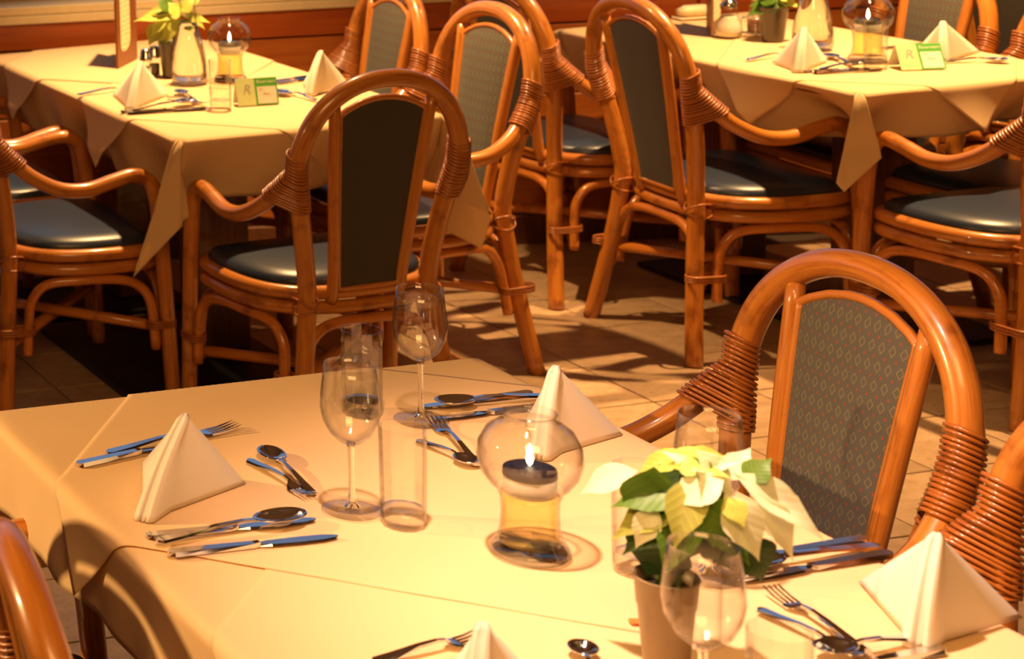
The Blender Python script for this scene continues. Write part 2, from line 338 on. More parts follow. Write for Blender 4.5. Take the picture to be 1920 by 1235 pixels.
# ---------------------------------------------------------------- tables and cloths
ZT = .745; RB = .016
def drop(d, R=RB):
    if d < R*PI/2: a = d/R; return R*math.sin(a), R*(1-math.cos(a))
    return R, R + d - R*PI/2
def drape(rect, x, y, dr, tips, lift=0.0, wav=1.0, ph=0.0, top_=False):
    x0, x1, y0, y1 = rect
    dx = x-x1 if x > x1 else (x0-x if x < x0 else 0); dy = y-y1 if y > y1 else (y0-y if y < y0 else 0)
    sx = 1 if x > x1 else -1; syy = 1 if y > y1 else -1
    cx = min(max(x, x0), x1); cyy = min(max(y, y0), y1)
    cur = ['l']; SX = 'l' if sx < 0 else 'r'; SY = 'n' if syy < 0 else 'f'
    def side(d, along, sd=None):
        sd = sd or cur[0]
        o, z = drop(d); f = min(1, d/.12); g = max(0, d-RB*1.2)/.12; pu = sum(am*math.exp(-((along-c_)/w_)**2) for s_, c_, am, w_ in dr.get('push', ()) if s_ == sd)
        o -= (dr.get('lean', .03)*g*.8 + pu*min(1.15, g) if not top_ else pu*.9*min(1.15, g)-.022*f*f)
        return o + lift + f*(.006 + wav*.006*math.sin(along*19+ph)*f + wav*.004*math.sin(along*41+1.3+ph)*f), z
    if dx == 0 and dy == 0:
        return Vector((x, y, ZT+.0025+lift+.0006*wav*math.sin(x*23+ph)*math.sin(y*31)))
    z0 = ZT+.0025+lift
    if dy == 0: o, z = side(dx, y, SX); return Vector((cx+sx*o, y, z0-z))
    if dx == 0: o, z = side(dy, x, SY); return Vector((x, cyy+syy*o, z0-z))
    a = dr['l' if sx < 0 else 'r']; b = dr['n' if syy < 0 else 'f']
    t1 = dx/a; t2 = dy/b; sm = max(t1, t2); q = .5*t2/t1 if t1 >= t2 else 1-.5*t1/t2
    o1, q1 = side(a, cyy, SX); o2, q2 = side(b, cx, SY); E1 = Vector((sx*o1, 0, -q1)); E2 = Vector((0, syy*o2, -q2))
    keys = tips.get(('l' if sx < 0 else 'r')+('n' if syy < 0 else 'f'), [(.5, (sx*.03, syy*.03, -.95*math.hypot(a, b)))])
    ks = [(0, E1)] + [(k, Vector(v)) for k, v in keys] + [(1, E2)]
    for (ka, va), (kb, vb) in zip(ks[:-1], ks[1:]):
        if ka <= q <= kb: E = va.lerp(vb, (q-ka)/(kb-ka)); break
    p = E*sm
    if q <= .5: o, z = side(dx, cyy, SX); p += (Vector((sx*o, 0, -z)) - E1*t1)*(1-2*q)
    else: o, z = side(dy, cx, SY); p += (Vector((0, syy*o, -z)) - E2*t2)*(2*q-1)
    k = (RB*.9*(1-math.exp(-sm*14)) + math.sin(PI*min(1, sm*1.6))*.006)*math.sin(PI*q)
    p += Vector((sx*k, syy*k, RB*.5*(1-math.exp(-sm*14))*math.sin(PI*q)))
    return Vector((cx, cyy, z0)) + p
def cloth_grid(rect, ext, dr, tips, n, lift=0, ph=0):
    x0, x1, y0, y1 = rect
    def knots(a, b, l, h):
        k = [a-l+(l)*i/14 for i in range(14)] + [a+(b-a)*i/n for i in range(n+1)] + [b+h*(i+1)/14 for i in range(14)]
        for e in (a, b):
            s = -1 if e == a else 1; k += [e+s*RB*PI/2*i/4 for i in range(1, 5)]
        return sorted(k)
    X = knots(x0, x1, dr['l'], dr['r']); Y = knots(y0, y1, dr['n'], dr['f'])
    V = [drape(rect, x, y, dr, tips, lift, 1, ph) for x in X for y in Y]; m_ = len(Y)
    out = lambda p, q, lo, hi: p+q < 2*lo-1e-6 or p+q > 2*hi+1e-6
    F = [(i*m_+j, (i+1)*m_+j, (i+1)*m_+j+1, i*m_+j+1) for i in range(len(X)-1) for j in range(m_-1) if not (out(X[i], X[i+1], x0, x1) and out(Y[j], Y[j+1], y0, y1))]
    mb = MB().add(V, F, [(x, y) for x in X for y in Y])
    for sx, ex, ax in ((-1, x0, 'l'), (1, x1, 'r')):
        for sy_, ey, ay in ((-1, y0, 'n'), (1, y1, 'f')):
            qs = [k/24 for k in range(25)]
            for k_, v_ in tips.get(ax+ay, []): qs.append(k_)
            qs = sorted(set(qs)); ss = [0] + [RB*PI/2*i/5/dr[ax] for i in range(1, 6)] + [k/18 for k in range(19) if k/18 > RB*PI/2/dr[ax]+.02]; e = 1e-5
            V2 = []; U2 = []
            for q in qs:
                for t in ss:
                    t1, t2 = (t, 2*q*t) if q <= .5 else (2*(1-q)*t, t)
                    x = ex+sx*max(e, dr[ax]*t1); y = ey+sy_*max(e, dr[ay]*t2); V2.append(drape(rect, x, y, dr, tips, lift, 1, ph)); U2.append((x, y))
            n2 = len(ss); F2 = [(i*n2+j, (i+1)*n2+j, (i+1)*n2+j+1, i*n2+j+1) for i in range(len(qs)-1) for j in range(n2-1)]
            if sx*sy_ > 0: F2 = [f[::-1] for f in F2]
            mb.add(V2, F2, U2)
    return mb
def topper(rect, c, hd, dr, rot=0, lift=.0016, n=110, ph=0, curl=None):
    def fn(a, b_):
        u = (a-.5)*math.sqrt(2)*hd; v = (b_-.5)*math.sqrt(2)*hd; an = PI/4+rot
        x = c[0]+u*math.cos(an)-v*math.sin(an); y = c[1]+u*math.sin(an)+v*math.cos(an)
        p = drape(rect, x, y, dr, {}, lift, .6, ph, True)
        return p, (x, y)
    return MB().grid(fn, n, n)
def solid(o, t, off=-1):
    md = o.modifiers.new('thickness', 'SOLIDIFY'); md.thickness = t; md.offset = off; return o
def table(name, label, rect, cols, plates, lab_cloth, dr, tips, toppers, n):
    x0, x1, y0, y1 = rect
    t = thing('dining_table', label, 'table', ((x0+x1)/2, (y0+y1)/2, 0))
    ox, oy = (x0+x1)/2, (y0+y1)/2
    obj('tabletop', MB().box((x0+.004-ox, y0+.004-oy, ZT-.028), (x1-.004-ox, y1-.004-oy, ZT-.001), .006), M_PED, t, False)
    for cx, cyy, wx, wy in cols: obj('column', MB().box((cx-wx-ox, cyy-wy-oy, .02), (cx+wx-ox, cyy+wy-oy, ZT-.028), .004), M_PED, t, False)
    for a, b_ in plates: obj('base_plate', MB().box((a[0]-ox, a[1]-oy, 0), (b_[0]-ox, b_[1]-oy, .018), .004), M_PLATE, t, False)
    c = obj('tablecloth', cloth_grid(rect, None, dr, tips, n), M_CLOTH); solid(c, .0009, 0); tag(c, lab_cloth, 'tablecloth')
    for k, (cc, hd, rot, lb) in enumerate(toppers):
        tp = obj('table_topper', topper(rect, cc, hd, dr, rot, ph=k, lift=.0014+.0013*k), M_TOPPER); solid(tp, .0009, 0); tag(tp, lb, 'tablecloth')
R1 = (-1.964, -1.160, -3.56, -2.270); R2 = (-.872, -.182, -.625, .725); R3 = (.812, 1.432, -.825, .300)
table('t1', 'front dining table on a dark pedestal, hidden under the nearest cream cloth', R1, [(-1.56, -2.62, .07, .07), (-1.56, -3.2, .07, .07)], [((-1.76, -2.82, 0), (-1.36, -2.42, 0)), ((-1.76, -3.4, 0), (-1.36, -3.0, 0))],
      'cream tablecloth on the nearest table, under the large poinsettia and candle lamp', dict(l=.140, r=.15, n=.2, f=.285, lean=.0), {},
      [((-1.50, -3.10), .56, .0, 'cream square topper near the bottom edge, tucked under the candle lamp topper'), ((-1.523, -2.624), .56, .10, 'cream square topper under the large candle lamp on the nearest table')], 60)
table('t2', 'dining table with dark pedestal under the cloth that carries the tall brown menu', R2, [(-.545, -.12, .075, .06), (-.545, .42, .075, .06)], [((-.945, -.44, 0), (-.42, .19, 0)), ((-.945, .25, 0), (-.42, .66, 0))],
      'cream tablecloth with a long pointed corner, on the table with the tall brown menu', dict(l=.205, r=.19, n=.185, f=.06, lean=.05, push=[('l', -.47, .06, .09), ('l', .02, .05, .09), ('n', -.80, .03, .08), ('n', -.36, .08, .1)]), {'ln': [(.30, (-.085, .005, -.262)), (.5, (-.119, .018, -.353)), (.78, (-.010, -.030, -.217))], 'rn': [(.28, (.075, -.072, -.258)), (.5, (.050, -.060, -.349)), (.78, (-.020, -.028, -.300))]},
      [((-.52, -.20), .525, .0, 'cream square topper under the reserved card beside the water carafe'), ((-.50, .42), .53, .02, 'cream square topper by the wall under the tall brown menu')], 50)
table('t3', 'dining table with dark pedestal under the cloth that carries the sugar shaker', R3, [(1.15, -.50, .075, .06), (1.15, .02, .075, .06)], [((.985, -.70, 0), (1.40, -.30, 0)), ((.985, -.22, 0), (1.40, .2, 0))],
      'cream tablecloth with a kite-shaped corner, on the table with the sugar shaker', dict(l=.185, r=.16, n=.150, f=.14, lean=.06, push=[('l', -.65, .15, .10), ('l', -.16, .12, .1), ('l', .05, .10, .1), ('n', .9, .07, .07), ('n', 1.33, .08, .1)]), {'ln': [(.36, (-.055, .005, -.231)), (.5, (-.041, -.005, -.253)), (.76, (.014, -.055, -.159))], 'rn': [(.5, (.03, -.03, -.25))], 'lf': [(.3, (-.04, .05, -.19)), (.5, (-.035, .03, -.25)), (.7, (-.03, -.01, -.17))]},
      [((1.115, -.50), .455, .0, 'cream square topper under the reserved card beside the sugar shaker table lamp')], 46)

# ---------------------------------------------------------------- rattan chairs
def bind_loop(mb, A, B, rA, nrm, rr=.0030, seg=8):
    d = (B-A); L = d.length; d = d/L if L > 1e-5 else Vector((1, 0, 0)); nrm = (nrm-d*nrm.dot(d)).normalized(); P = []
    for k in range(seg+1): th = PI/2+PI*k/seg; P.append(A + d*rA*math.cos(th) + nrm*rA*math.sin(th))
    for k in range(seg+1): th = -PI/2+PI*k/seg; P.append(B + d*rA*math.cos(th) + nrm*rA*math.sin(th))
    mb.tube(P, rr, 5, closed=True)
def yb(z): # depth of the back at a height
    return -.188 - .085*min(1, max(0, (z-.45)/.5))**1.1
def make_chair(label):
    t = thing('rattan_armchair', label, 'chair', (0, 0, 0), 0, 'rattan armchairs around the tables')
    half = [(.222, -.238, 0), (.198, -.222, .12), (.172, -.203, .27), (.157, -.19, .40), (.156, -.19, .47), (.176, -.207, .60)]
    arch = [(.203*math.copysign(abs(math.cos(a))**.92, math.cos(a)), -.236-.036*math.sin(a), .735+.213*math.sin(a)**.95) for a in [PI*k/14 for k in range(15)]]
    hp = half + arch + [(-x, y, z) for x, y, z in reversed(half)]
    obj('back_hoop', MB().tube(spline(hp, 4), .0215, 12), M_RATTAN, t)
    ring = [(0, .186), (.14, .186), (.205, .176), (.228, .14), (.233, .06), (.226, -.02), (.200, -.095), (.150, -.145), (.08, -.168), (0, -.174)]
    ring += [(-x, y) for x, y in reversed(ring[1:-1])]
    for z, r_ in ((.425, .0172), (.388, .0165)): obj('seat_rail', MB().tube(spline([(x, y, z) for x, y in ring], 4, True), r_, 10, closed=True), M_RATTAN, t)
    rp = spline([(x, y, 0) for x, y in ring], 4, True); V = []; F = []; n = len(rp)
    prof = [(.96, .425), (.985, .438), (.975, .452), (.93, .462), (.80, .470), (.5, .475), (.2, .477)]
    for s_, z in prof: V += [Vector((p.x*s_, .008+(p.y-.008)*s_, z)) for p in rp]
    for i in range(len(prof)-1): F += [(i*n+k, i*n+(k+1) % n, (i+1)*n+(k+1) % n, (i+1)*n+k) for k in range(n)]
    F.append(tuple((len(prof)-1)*n+k for k in range(n))); F.append(tuple(range(n-1, -1, -1)))
    obj('seat_cushion', MB().add(V, F), M_VINYL, t)
    for s in (-1, 1):
        ap = [(.256, .205, 0), (.251, .195, .25), (.248, .185, .46), (.247, .175, .565), (.247, .158, .612), (.249, .118, .631), (.254, .06, .622), (.259, -.01, .607), (.257, -.08, .613), (.245, -.145, .645), (.226, -.195, .69), (.2035, -.234, .736)]
        obj('armrest', MB().tube(spline([(s*x, y, z) for x, y, z in ap], 5), .0195, 12), M_RATTAN, t)
        bd = MB()                                                         # woven binding where the arm meets the hoop
        hs = spline([(s*.2030, -.243, .800), (s*.2030, -.238, .755), (s*.2015, -.235, .725), (s*.190, -.222, .665), (s*.176, -.207, .600)], 24); as_ = spline([(s*.2035, -.234, .736), (s*.226, -.195, .69), (s*.245, -.145, .645), (s*.257, -.08, .613)], 24)
        md = ((hs[-1]-hs[20]).normalized() + (as_[-1]-as_[0]).normalized()).normalized(); c0 = hs[10].dot(md)
        for k in range(17):
            c = c0 + .0074*k; h = min(hs, key=lambda p: abs(p.dot(md)-c)); a = min(as_, key=lambda p: abs(p.dot(md)-c)) if c > as_[0].dot(md) else h + Vector((0, .0005, 0))
            a = a - md*(a.dot(md)-h.dot(md)); e1 = (a-h).normalized(); bind_loop(bd, h, a, .0246 if k > 2 else .0238, md.cross(e1), .0034)
        for k in range(5): h = hs[66+3*k]; bind_loop(bd, h, h+Vector((0, .0003, 0)), .0232, Vector((1, 0, 0)), .0032)
        obj('binding', bd, M_BIND, t)
        sb = [(.206, -.166, .165), (.198, -.158, .24), (.192, -.145, .305), (.200, -.105, .348), (.224, -.02, .358), (.234, .07, .355), (.240, .125, .335), (.246, .154, .285), (.249, .163, .165)]
        obj('brace', MB().tube(spline([(s*x, y, z) for x, y, z in sb], 5), .0128, 10), M_BRACE, t)
        for A, B in (((s*.199, -.222, .225), (s*.204, -.165, .225)), ((s*.251, .195, .225), (s*.249, .163, .225))):
            lb = MB()
            for k in range(3): bind_loop(lb, Vector(A)+Vector((0, 0, .007*k)), Vector(B)+Vector((0, 0, .007*k)), .0205, Vector((1, 0, 0)), .0028)
            obj('leg_lashing', lb, M_BIND, t)
        lx = MB()
        for tilt in (-.5, .5):
            c = Vector((s*.157, -.183, .405)); P = [c + Vector((math.cos(q)*.024, math.sin(q)*.036, math.cos(q)*.024*tilt*1.6)) for q in [2*PI*k/18 for k in range(18)]]
            lx.tube(P, .0026, 5, closed=True)
        obj('cross_lashing', lx, M_BIND, t)
        obj('back_stile', MB().tube(spline([(s*.086, -.176, .405), (s*.090, yb(.5), .5), (s*.106, yb(.7), .7), (s*.121, yb(.88)-.002, .895)], 6), .0132, 10), M_RATTAN, t)
        obj('stretcher', MB().tube([(s*.251, .192, .205+.014*s), (s*.03, -.01, .205+.014*s), (-s*.19, -.215, .205+.014*s)], .0145, 10), M_BRACE, t)
    for y0_, pts in ((0, [(.185, -.205, .165), (.172, -.198, .25), (.150, -.192, .315), (.100, -.185, .350), (0, -.182, .357)]), (1, [(.225, .196, .165), (.222, .192, .26), (.205, .188, .325), (.15, .187, .352), (0, .187, .357)])):
        obj('brace', MB().tube(spline(pts + [(-x, y, z) for x, y, z in reversed(pts[:-1])], 5), .0128, 10), M_BRACE, t)
    def hw(z): return .073+.031*(z-.44)/.44
    def top(x): return .738+.163*math.sqrt(max(0, 1-(x/.165)**2))
    pb = MB(); nu, nv = 12, 16
    def pf(side):
        def fn(a, b_):
            z = .44+.40*b_; x = (2*a-1)*hw(z); zt = top((2*a-1)*hw(.87)); z = .44+(zt-.44)*b_; x = (2*a-1)*hw(min(z, .87))
            e = max(0, 1-(2*abs(a-.5))**4)*max(0, 1-(2*abs(b_-.5))**8)
            y = yb(z) + (.003+.010*e if side > 0 else -.003-.006*e)
            return Vector((x, y, z)), (x, z)
        return fn
    obj('back_panel', MB().grid(pf(1), nu, nv), M_FAB, t)['label'] = 'patterned fabric front of the backrest'
    obj('rear_panel', MB().grid(pf(-1), nu, nv), M_FABB, t)['label'] = 'plain dark fabric back of the backrest'
    edge = [(-hw(.44), .44), (hw(.44), .44)] + [(hw(z), z) for z in (.55, .66, .77, .85)] + [(x, top(x)) for x in (hw(.87), .085, .055, .025, 0, -.025, -.055, -.085, -hw(.87))] + [(-hw(z), z) for z in (.85, .77, .66, .55)]
    P = []
    for a, b_ in zip(edge, edge[1:]+edge[:1]):
        for k in range(3): x = a[0]+(b_[0]-a[0])*k/3; z = a[1]+(b_[1]-a[1])*k/3; P.append((x*1.03, yb(z), z+.003*(1 if z > .6 else -1)))
    obj('panel_trim', MB().tube(P, .0075, 6, closed=True), M_RATTAN, t)
    return t
D90 = PI/2
ch = make_chair('rattan armchair seen from behind at the near end of the table with the tall menu')
ch.location = (-.589, -.782, 0); ch.rotation_euler = (0, 0, .035)
JB, JBY = (-2.0, -3.22), 1.745
CH = [((.783, -.414), -1.637, 'rattan armchair left of the sugar shaker table, the nearer of two'),
      ((-.102, -.327), 1.583, 'rattan armchair with diamond fabric behind the chair at the table end, facing the reserved card'),
      ((.739, .147), -1.51, 'rattan armchair with a bright blue seat, farther one left of the sugar shaker table'),
      ((-1.043, -2.597), 1.553, 'large foreground rattan armchair right of the nearest table, diamond fabric facing left'),
      ((-1.050, -.242), -1.596, 'rattan armchair at the left frame edge, left of the long pointed cloth corner'),
      ((-1.034, .315), -1.57, 'rattan armchair at the far left behind another, only its arm end and dark seat visible'),
      ((-.07, .215), 1.50, 'rattan armchair by the wall with half its diamond backrest in bright light'),
      ((1.11, -.975), .0, 'rattan armchair at the near end of the sugar shaker table, cut by the right edge'),
      ((1.34, -.20), 1.484, 'rattan armchair with dark backrest behind the wide white napkin'),
      ((1.33, -.72), D90, 'rattan armchair arm with woven binding at the right edge beside the sugar shaker table'),
      ((2.07, -.14), -1.3, 'rattan armchair at the top right corner, belonging to a table out of view'),
      ((-1.14, -3.16), D90, 'foreground rattan armchair at the right edge, woven arm joint behind the big napkin'),
      ((-2.14, -2.66), -1.83, 'rattan armchair with only arm and front post showing under the nearest cloth'),
      (JB, -JBY, 'rattan armchair in the bottom left corner, only its glossy hoop showing')]
for (x, y), rz, lb in CH: dup(ch, (x, y, 0), rz, lb)

# ---------------------------------------------------------------- tableware
ZC = ZT+.0075
def wine_glass(x, y, label, z=ZC):
    t = thing('wine_glass', label, 'glass', (x, y, z))
    bowl = [(.004, .092), (.014, .095), (.026, .107), (.0345, .125), (.0372, .142), (.0362, .160), (.0338, .180), (.0318, .2), (.0310, .2), (.0330, .180), (.0353, .160), (.0362, .142), (.0335, .126), (.025, .109), (.012, .098), (.0, .096)]
    obj('bowl', MB().lathe(bowl, 40), M_GLASS, t)
    obj('stem', MB().lathe([(.0, .094), (.006, .093), (.0042, .085), (.0036, .06), (.0038, .03), (.0055, .012), (.010, .006)], 20), M_THICK, t)
    obj('foot', MB().lathe([(.010, .0065), (.022, .0042), (.036, .0028), (.0375, .0014), (.036, .0002), (.0, .0002)], 40), M_GLASS, t)
    return t
def tumbler(x, y, label, z=ZC):
    t = thing('water_tumbler', label, 'glass', (x, y, z))
    obj('wall', MB().lathe([(.0265, .0), (.0275, .02), (.0282, .07), (.0288, .13), (.0274, .13), (.0262, .07), (.0252, .022)], 12), M_GLASS, t, False)
    obj('heavy_base', MB().lathe([(.0, .0), (.0265, .0), (.0272, .012), (.0250, .0215), (.016, .019), (.0, .0175)], 12), M_BASE, t)
    return t
def poly_bar(mb, st, thick):  # st: list of (y, halfwidth, z)
    V = []; F = []
    for y, w_, z in st: V += [(-w_, y, z), (w_, y, z), (w_*.8, y, z+thick), (-w_*.8, y, z+thick)]
    for i in range(len(st)-1):
        for k in range(4): F.append((4*i+k, 4*i+(k+1) % 4, 4*i+4+(k+1) % 4, 4*i+4+k))
    F.append((3, 2, 1, 0)); n = 4*(len(st)-1); F.append((n, n+1, n+2, n+3)); mb.add(V, F); return mb
def cutlery(kind, a, b, label, z=ZC, group=None):
    a = Vector((a[0], a[1], 0)); b = Vector((b[0], b[1], 0)); d = b-a; L = d.length
    t = thing({'knife': 'table_knife', 'fork': 'table_fork', 'spoon': 'table_spoon'}[kind], label, kind, (a.x, a.y, z), math.atan2(-d.x, d.y), group); k = L/.21
    hw_ = min(1.0, .55+.45*k)
    if kind == 'knife':
        obj('handle', poly_bar(MB(), [(0, .004, 0), (.006*k, .0085*hw_, 0), (.05*k, .0075*hw_, 0), (.105*k, .006*hw_, .0), (.112*k, .0045*hw_, .001)], .0055), M_STEEL, t, False)
        obj('blade', poly_bar(MB(), [(.11*k, .0045*hw_, .001), (.125*k, .008*hw_, .0012), (.16*k, .0095*hw_, .0012), (.19*k, .0085*hw_, .0012), (.205*k, .005*hw_, .0012), (.21*k, .001, .0012)], .0022), M_STEEL, t, False)
    else:
        hz = [(0, .003, .002), (.006*k, .0085*hw_, .002), (.04*k, .007*hw_, .004), (.085*k, .0045*hw_, .008), (.12*k, .0035*hw_, .009), (.138*k, .0035*hw_, .0075)]
        obj('handle', poly_bar(MB(), hz, .003), M_STEEL, t, False)
        if kind == 'fork':
            obj('fork_head', poly_bar(MB(), [(.137*k, .0035*hw_, .0072), (.147*k, .010*hw_, .004), (.158*k, .0125*hw_, .0022), (.163*k, .0125*hw_, .002)], .0022), M_STEEL, t, False)
            for q in (-1.5, -.5, .5, 1.5):
                tm = MB(); poly_bar(tm, [(.162*k, .0019*hw_, .002), (.185*k, .0017*hw_, .003), (.203*k, .0013*hw_, .006), (.21*k, .0005, .008)], .0018)
                o = obj('tine', tm, M_STEEL, t, False); o.location = (q*.0068*hw_, 0, 0)
        else:
            def fn(u, v):
                a_ = 2*PI*u; r_ = v; x = .0205*hw_*r_*math.sin(a_); y = .174*k + .037*k*r_*math.cos(a_)*(1-.08*math.cos(a_)); zz = .0012+.0085*(r_*r_)
                return Vector((x, y, zz)), (u, v)
            o = obj('spoon_bowl', MB().grid(fn, 24, 6), M_STEEL, t); solid(o, .0012, 1)
    return t
def napkin(S, W1, W2, A, label, z=ZC):
    S, W1, W2, A = Vector((*S, 0)), Vector((*W1, 0)), Vector((*W2, 0)), Vector(A)-Vector((0, 0, z))
    t = thing('folded_napkin', label, 'napkin', (S.x, S.y, z)); O = S.copy(); S, W1, W2 = S-O, W1-O, W2-O; A = Vector((A.x-O.x, A.y-O.y, A.z))
    def section(k):
        s = S.lerp(A, k); a = W1.lerp(A, k); b_ = W2.lerp(A, k); wd = .013*(1-.45*k)
        s = s + (S-(W1+W2)/2).normalized()*.010*math.sin(PI*min(1, k*1.02))*.8; s.z += .006*math.sin(PI*k)
        da = (a-s); db = (b_-s); da = da.normalized() if da.length > .012 else (W1-S).normalized(); db = db.normalized() if db.length > .012 else (W2-S).normalized()
        out = -(da+db); out.z = 0; out.normalize(); lat = Vector((-out.y, out.x, 0)); sg = 1 if lat.dot(da) > 0 else -1; lat *= sg
        if k > .94: f = (1-k)/.06; wd *= .55+.45*f
        P = []
        for q in (1, .75, .5, .25): P.append(s.lerp(a, q) if (a-s).length > wd else s+da*wd*(q+.2))
        for q in (1.0, .7, .42, .28, .0, -.28, -.42, -.7, -1.0):
            bulge = {1.0: -.002, .7: .004, .42: .0045, .28: .0012, .0: .0052, -.28: .0012, -.42: .0045, -.7: .004, -1.0: -.002}[q]
            P.append(s + lat*wd*q + out*bulge)
        for q in (.25, .5, .75, 1): P.append(s.lerp(b_, q) if (b_-s).length > wd else s+db*wd*(q+.2))
        return P
    NK = 16; rows = [section(k/NK) for k in range(NK+1)]; n = len(rows[0])
    V = [p for r_ in rows for p in r_]; F = [(i*n+j, i*n+j+1, (i+1)*n+j+1, (i+1)*n+j) for i in range(NK) for j in range(n-1)]
    o = obj('outer_fold', MB().add(V, F), M_NAPKIN, t); solid(o, .0028, 0)
    V2 = [Vector((p.x*.86+(W1+W2).x*.06, p.y*.86+(W1+W2).y*.06, p.z*.9)) for r_ in rows for p in r_]
    o = obj('inner_fold', MB().add(V2, F), M_NAPKIN, t); solid(o, .0028, 0)
    return t
def candle_lamp(x, y, label, z=ZC):
    t = thing('candle_lamp', label, 'lamp', (x, y, z))
    prof = [(.0, .0), (.043, .0), (.0455, .004), (.044, .009), (.037, .020), (.0335, .034), (.0325, .055), (.0335, .072), (.036, .078), (.037, .083), (.045, .090), (.0545, .104), (.0590, .122), (.0575, .140), (.049, .157), (.037, .167), (.0305, .171), (.0290, .176), (.0310, .181), (.0300, .1815), (.0275, .176), (.0290, .170), (.036, .1655), (.048, .1555), (.0562, .140), (.0577, .122), (.0533, .105), (.044, .0915), (.036, .0845)]
    obj('glass_shade', MB().lathe(prof, 44), M_GLASS, t)
    obj('glass_foot', MB().lathe([(.0, .001), (.042, .001), (.044, .005), (.040, .012), (.0, .014)], 40), M_BASE, t)
    obj('lamp_oil', MB().lathe([(.0, .0145), (.034, .0155), (.0318, .030), (.0308, .055), (.0318, .070), (.0335, .0765), (.0, .0765)], 36), M_OIL, t)
    obj('candle_cup', MB().lathe([(.0, .076), (.0285, .078), (.0300, .084), (.0300, .108), (.0275, .1085), (.0, .1075)], 28), M_WAX, t)
    obj('burner', MB().lathe([(.0, .1135), (.012, .1125), (.026, .1115), (.0300, .1095), (.0306, .101), (.0296, .1000)], 28), M_BURN, t)
    obj('flame', MB().lathe([(.0, .112), (.0034, .117), (.0044, .122), (.0032, .130), (.0013, .137), (.0, .142)], 12), M_FLAME, t)
    return t
# nearest table
wine_glass(-1.652, -2.755, 'tall empty wine glass in front of the pyramid napkin at left, beside a tumbler')
wine_glass(-1.393, -2.495, 'wine glass at the far edge of the nearest table, bowl against the dark floor')
wine_glass(-1.365, -3.035, 'wine glass half hidden behind the foreground poinsettia')
wine_glass(-1.612, -3.335, 'blurred wine glass standing in front of the poinsettia pot')
tumbler(-1.612, -2.808, 'empty tumbler standing right beside the front wine glass and the candle lamp')
tumbler(-1.455, -2.445, 'empty tumbler partly seen through the front wine glass, near the far table edge')
tumbler(-1.572, -3.387, 'blurred tumbler at the bottom edge right of the poinsettia')
tumbler(-1.429, -3.000, 'tumbler half hidden at the left side of the poinsettia foliage')
candle_lamp(-1.518, -2.927, 'lit glass candle lamp with golden oil on the nearest table')
napkin((-1.921, -2.712), (-1.739, -2.636), (-1.838, -2.530), (-1.830, -2.650, .867), 'cream pyramid napkin at the left of the nearest table')
napkin((-1.325, -2.668), (-1.168, -2.623), (-1.262, -2.545), (-1.283, -2.642, .872), 'cream pyramid napkin behind the candle lamp globe')
napkin((-1.281, -3.238), (-1.125, -3.207), (-1.218, -3.091), (-1.240, -3.215, .868), 'bright white pyramid napkin at the right of the nearest table')
napkin((-1.848, -3.315), (-1.70, -3.22), (-1.778, -3.165), (-1.809, -3.275, .866), 'napkin tip poking up at the bottom edge below the candle lamp')
cutlery('knife', (-1.931, -2.516), (-1.735, -2.475), 'knife whose handle end lies leftmost behind the left napkin')
cutlery('fork', (-1.875, -2.488), (-1.655, -2.448), 'fork passing behind the left napkin, tines out on its right')
cutlery('spoon', (-1.676, -2.700), (-1.662, -2.540), 'dessert spoon with bowl pointing away beside the left napkin')
cutlery('fork', (-1.699, -2.568), (-1.684, -2.712), 'dessert fork with tines towards the front wine glass')
cutlery('knife', (-1.940, -2.763), (-1.712, -2.772), 'long knife in front of the left napkin, nearer the napkin')
cutlery('spoon', (-1.938, -2.789), (-1.722, -2.768), 'soup spoon with shining bowl in front of the left napkin', ZC+.004)
cutlery('knife', (-1.936, -2.817), (-1.712, -2.826), 'lowest knife of the front left setting, dark blade tip to the right')
cutlery('knife', (-1.185, -2.447), (-1.37, -2.452), 'uppermost knife at the far right setting behind the candle lamp')
cutlery('spoon', (-1.175, -2.475), (-1.352, -2.462), 'soup spoon lying over knives at the far right setting', ZC+.004)
cutlery('knife', (-1.19, -2.500), (-1.377, -2.500), 'lower knife at the far right setting left of the napkin')
cutlery('fork', (-1.420, -2.672), (-1.380, -2.505), 'dessert fork with tines pointing at the far wine glass')
cutlery('spoon', (-1.445, -2.570), (-1.425, -2.680), 'dessert spoon with bowl beside the candle lamp globe')
cutlery('knife', (-1.128, -3.000), (-1.335, -3.010), 'farther knife at the right table edge behind the poinsettia')
cutlery('spoon', (-1.128, -3.020), (-1.335, -3.03), 'middle spoon at the right table edge behind the poinsettia')
cutlery('knife', (-1.132, -3.040), (-1.345, -3.055), 'nearer knife at the right table edge, blade under poinsettia leaves')
cutlery('fork', (-1.344, -3.245), (-1.329, -3.088), 'dessert fork with tines up by the bright right napkin')
cutlery('spoon', (-1.375, -3.125), (-1.362, -3.255), 'dessert spoon beside the tines of the fork near the bright napkin')
cutlery('knife', (-1.262, -3.250), (-1.43, -3.262), 'blurred knife at the bottom edge in front of the bright napkin')
cutlery('spoon', (-1.262, -3.228), (-1.40, -3.235), 'blurred spoon with dark reflection at the bottom edge by the bright napkin', ZC+.003)
cutlery('fork', (-1.845, -3.13), (-1.70, -3.108), 'curved fork left of the napkin tip at the bottom edge')
cutlery('spoon', (-1.66, -3.245), (-1.612, -3.150), 'spoon bowl tip at the bottom edge left of the poinsettia pot')
s = obj('sugar_packet', MB().box((-.014, -.006, 0), (.014, .006, .003), .001), M_ORANGE, None, False); s.location = (-1.512, -3.118, ZC); s.rotation_euler = (0, 0, -.3); tag(s, 'small orange paper packet left of the poinsettia pot', 'packet')

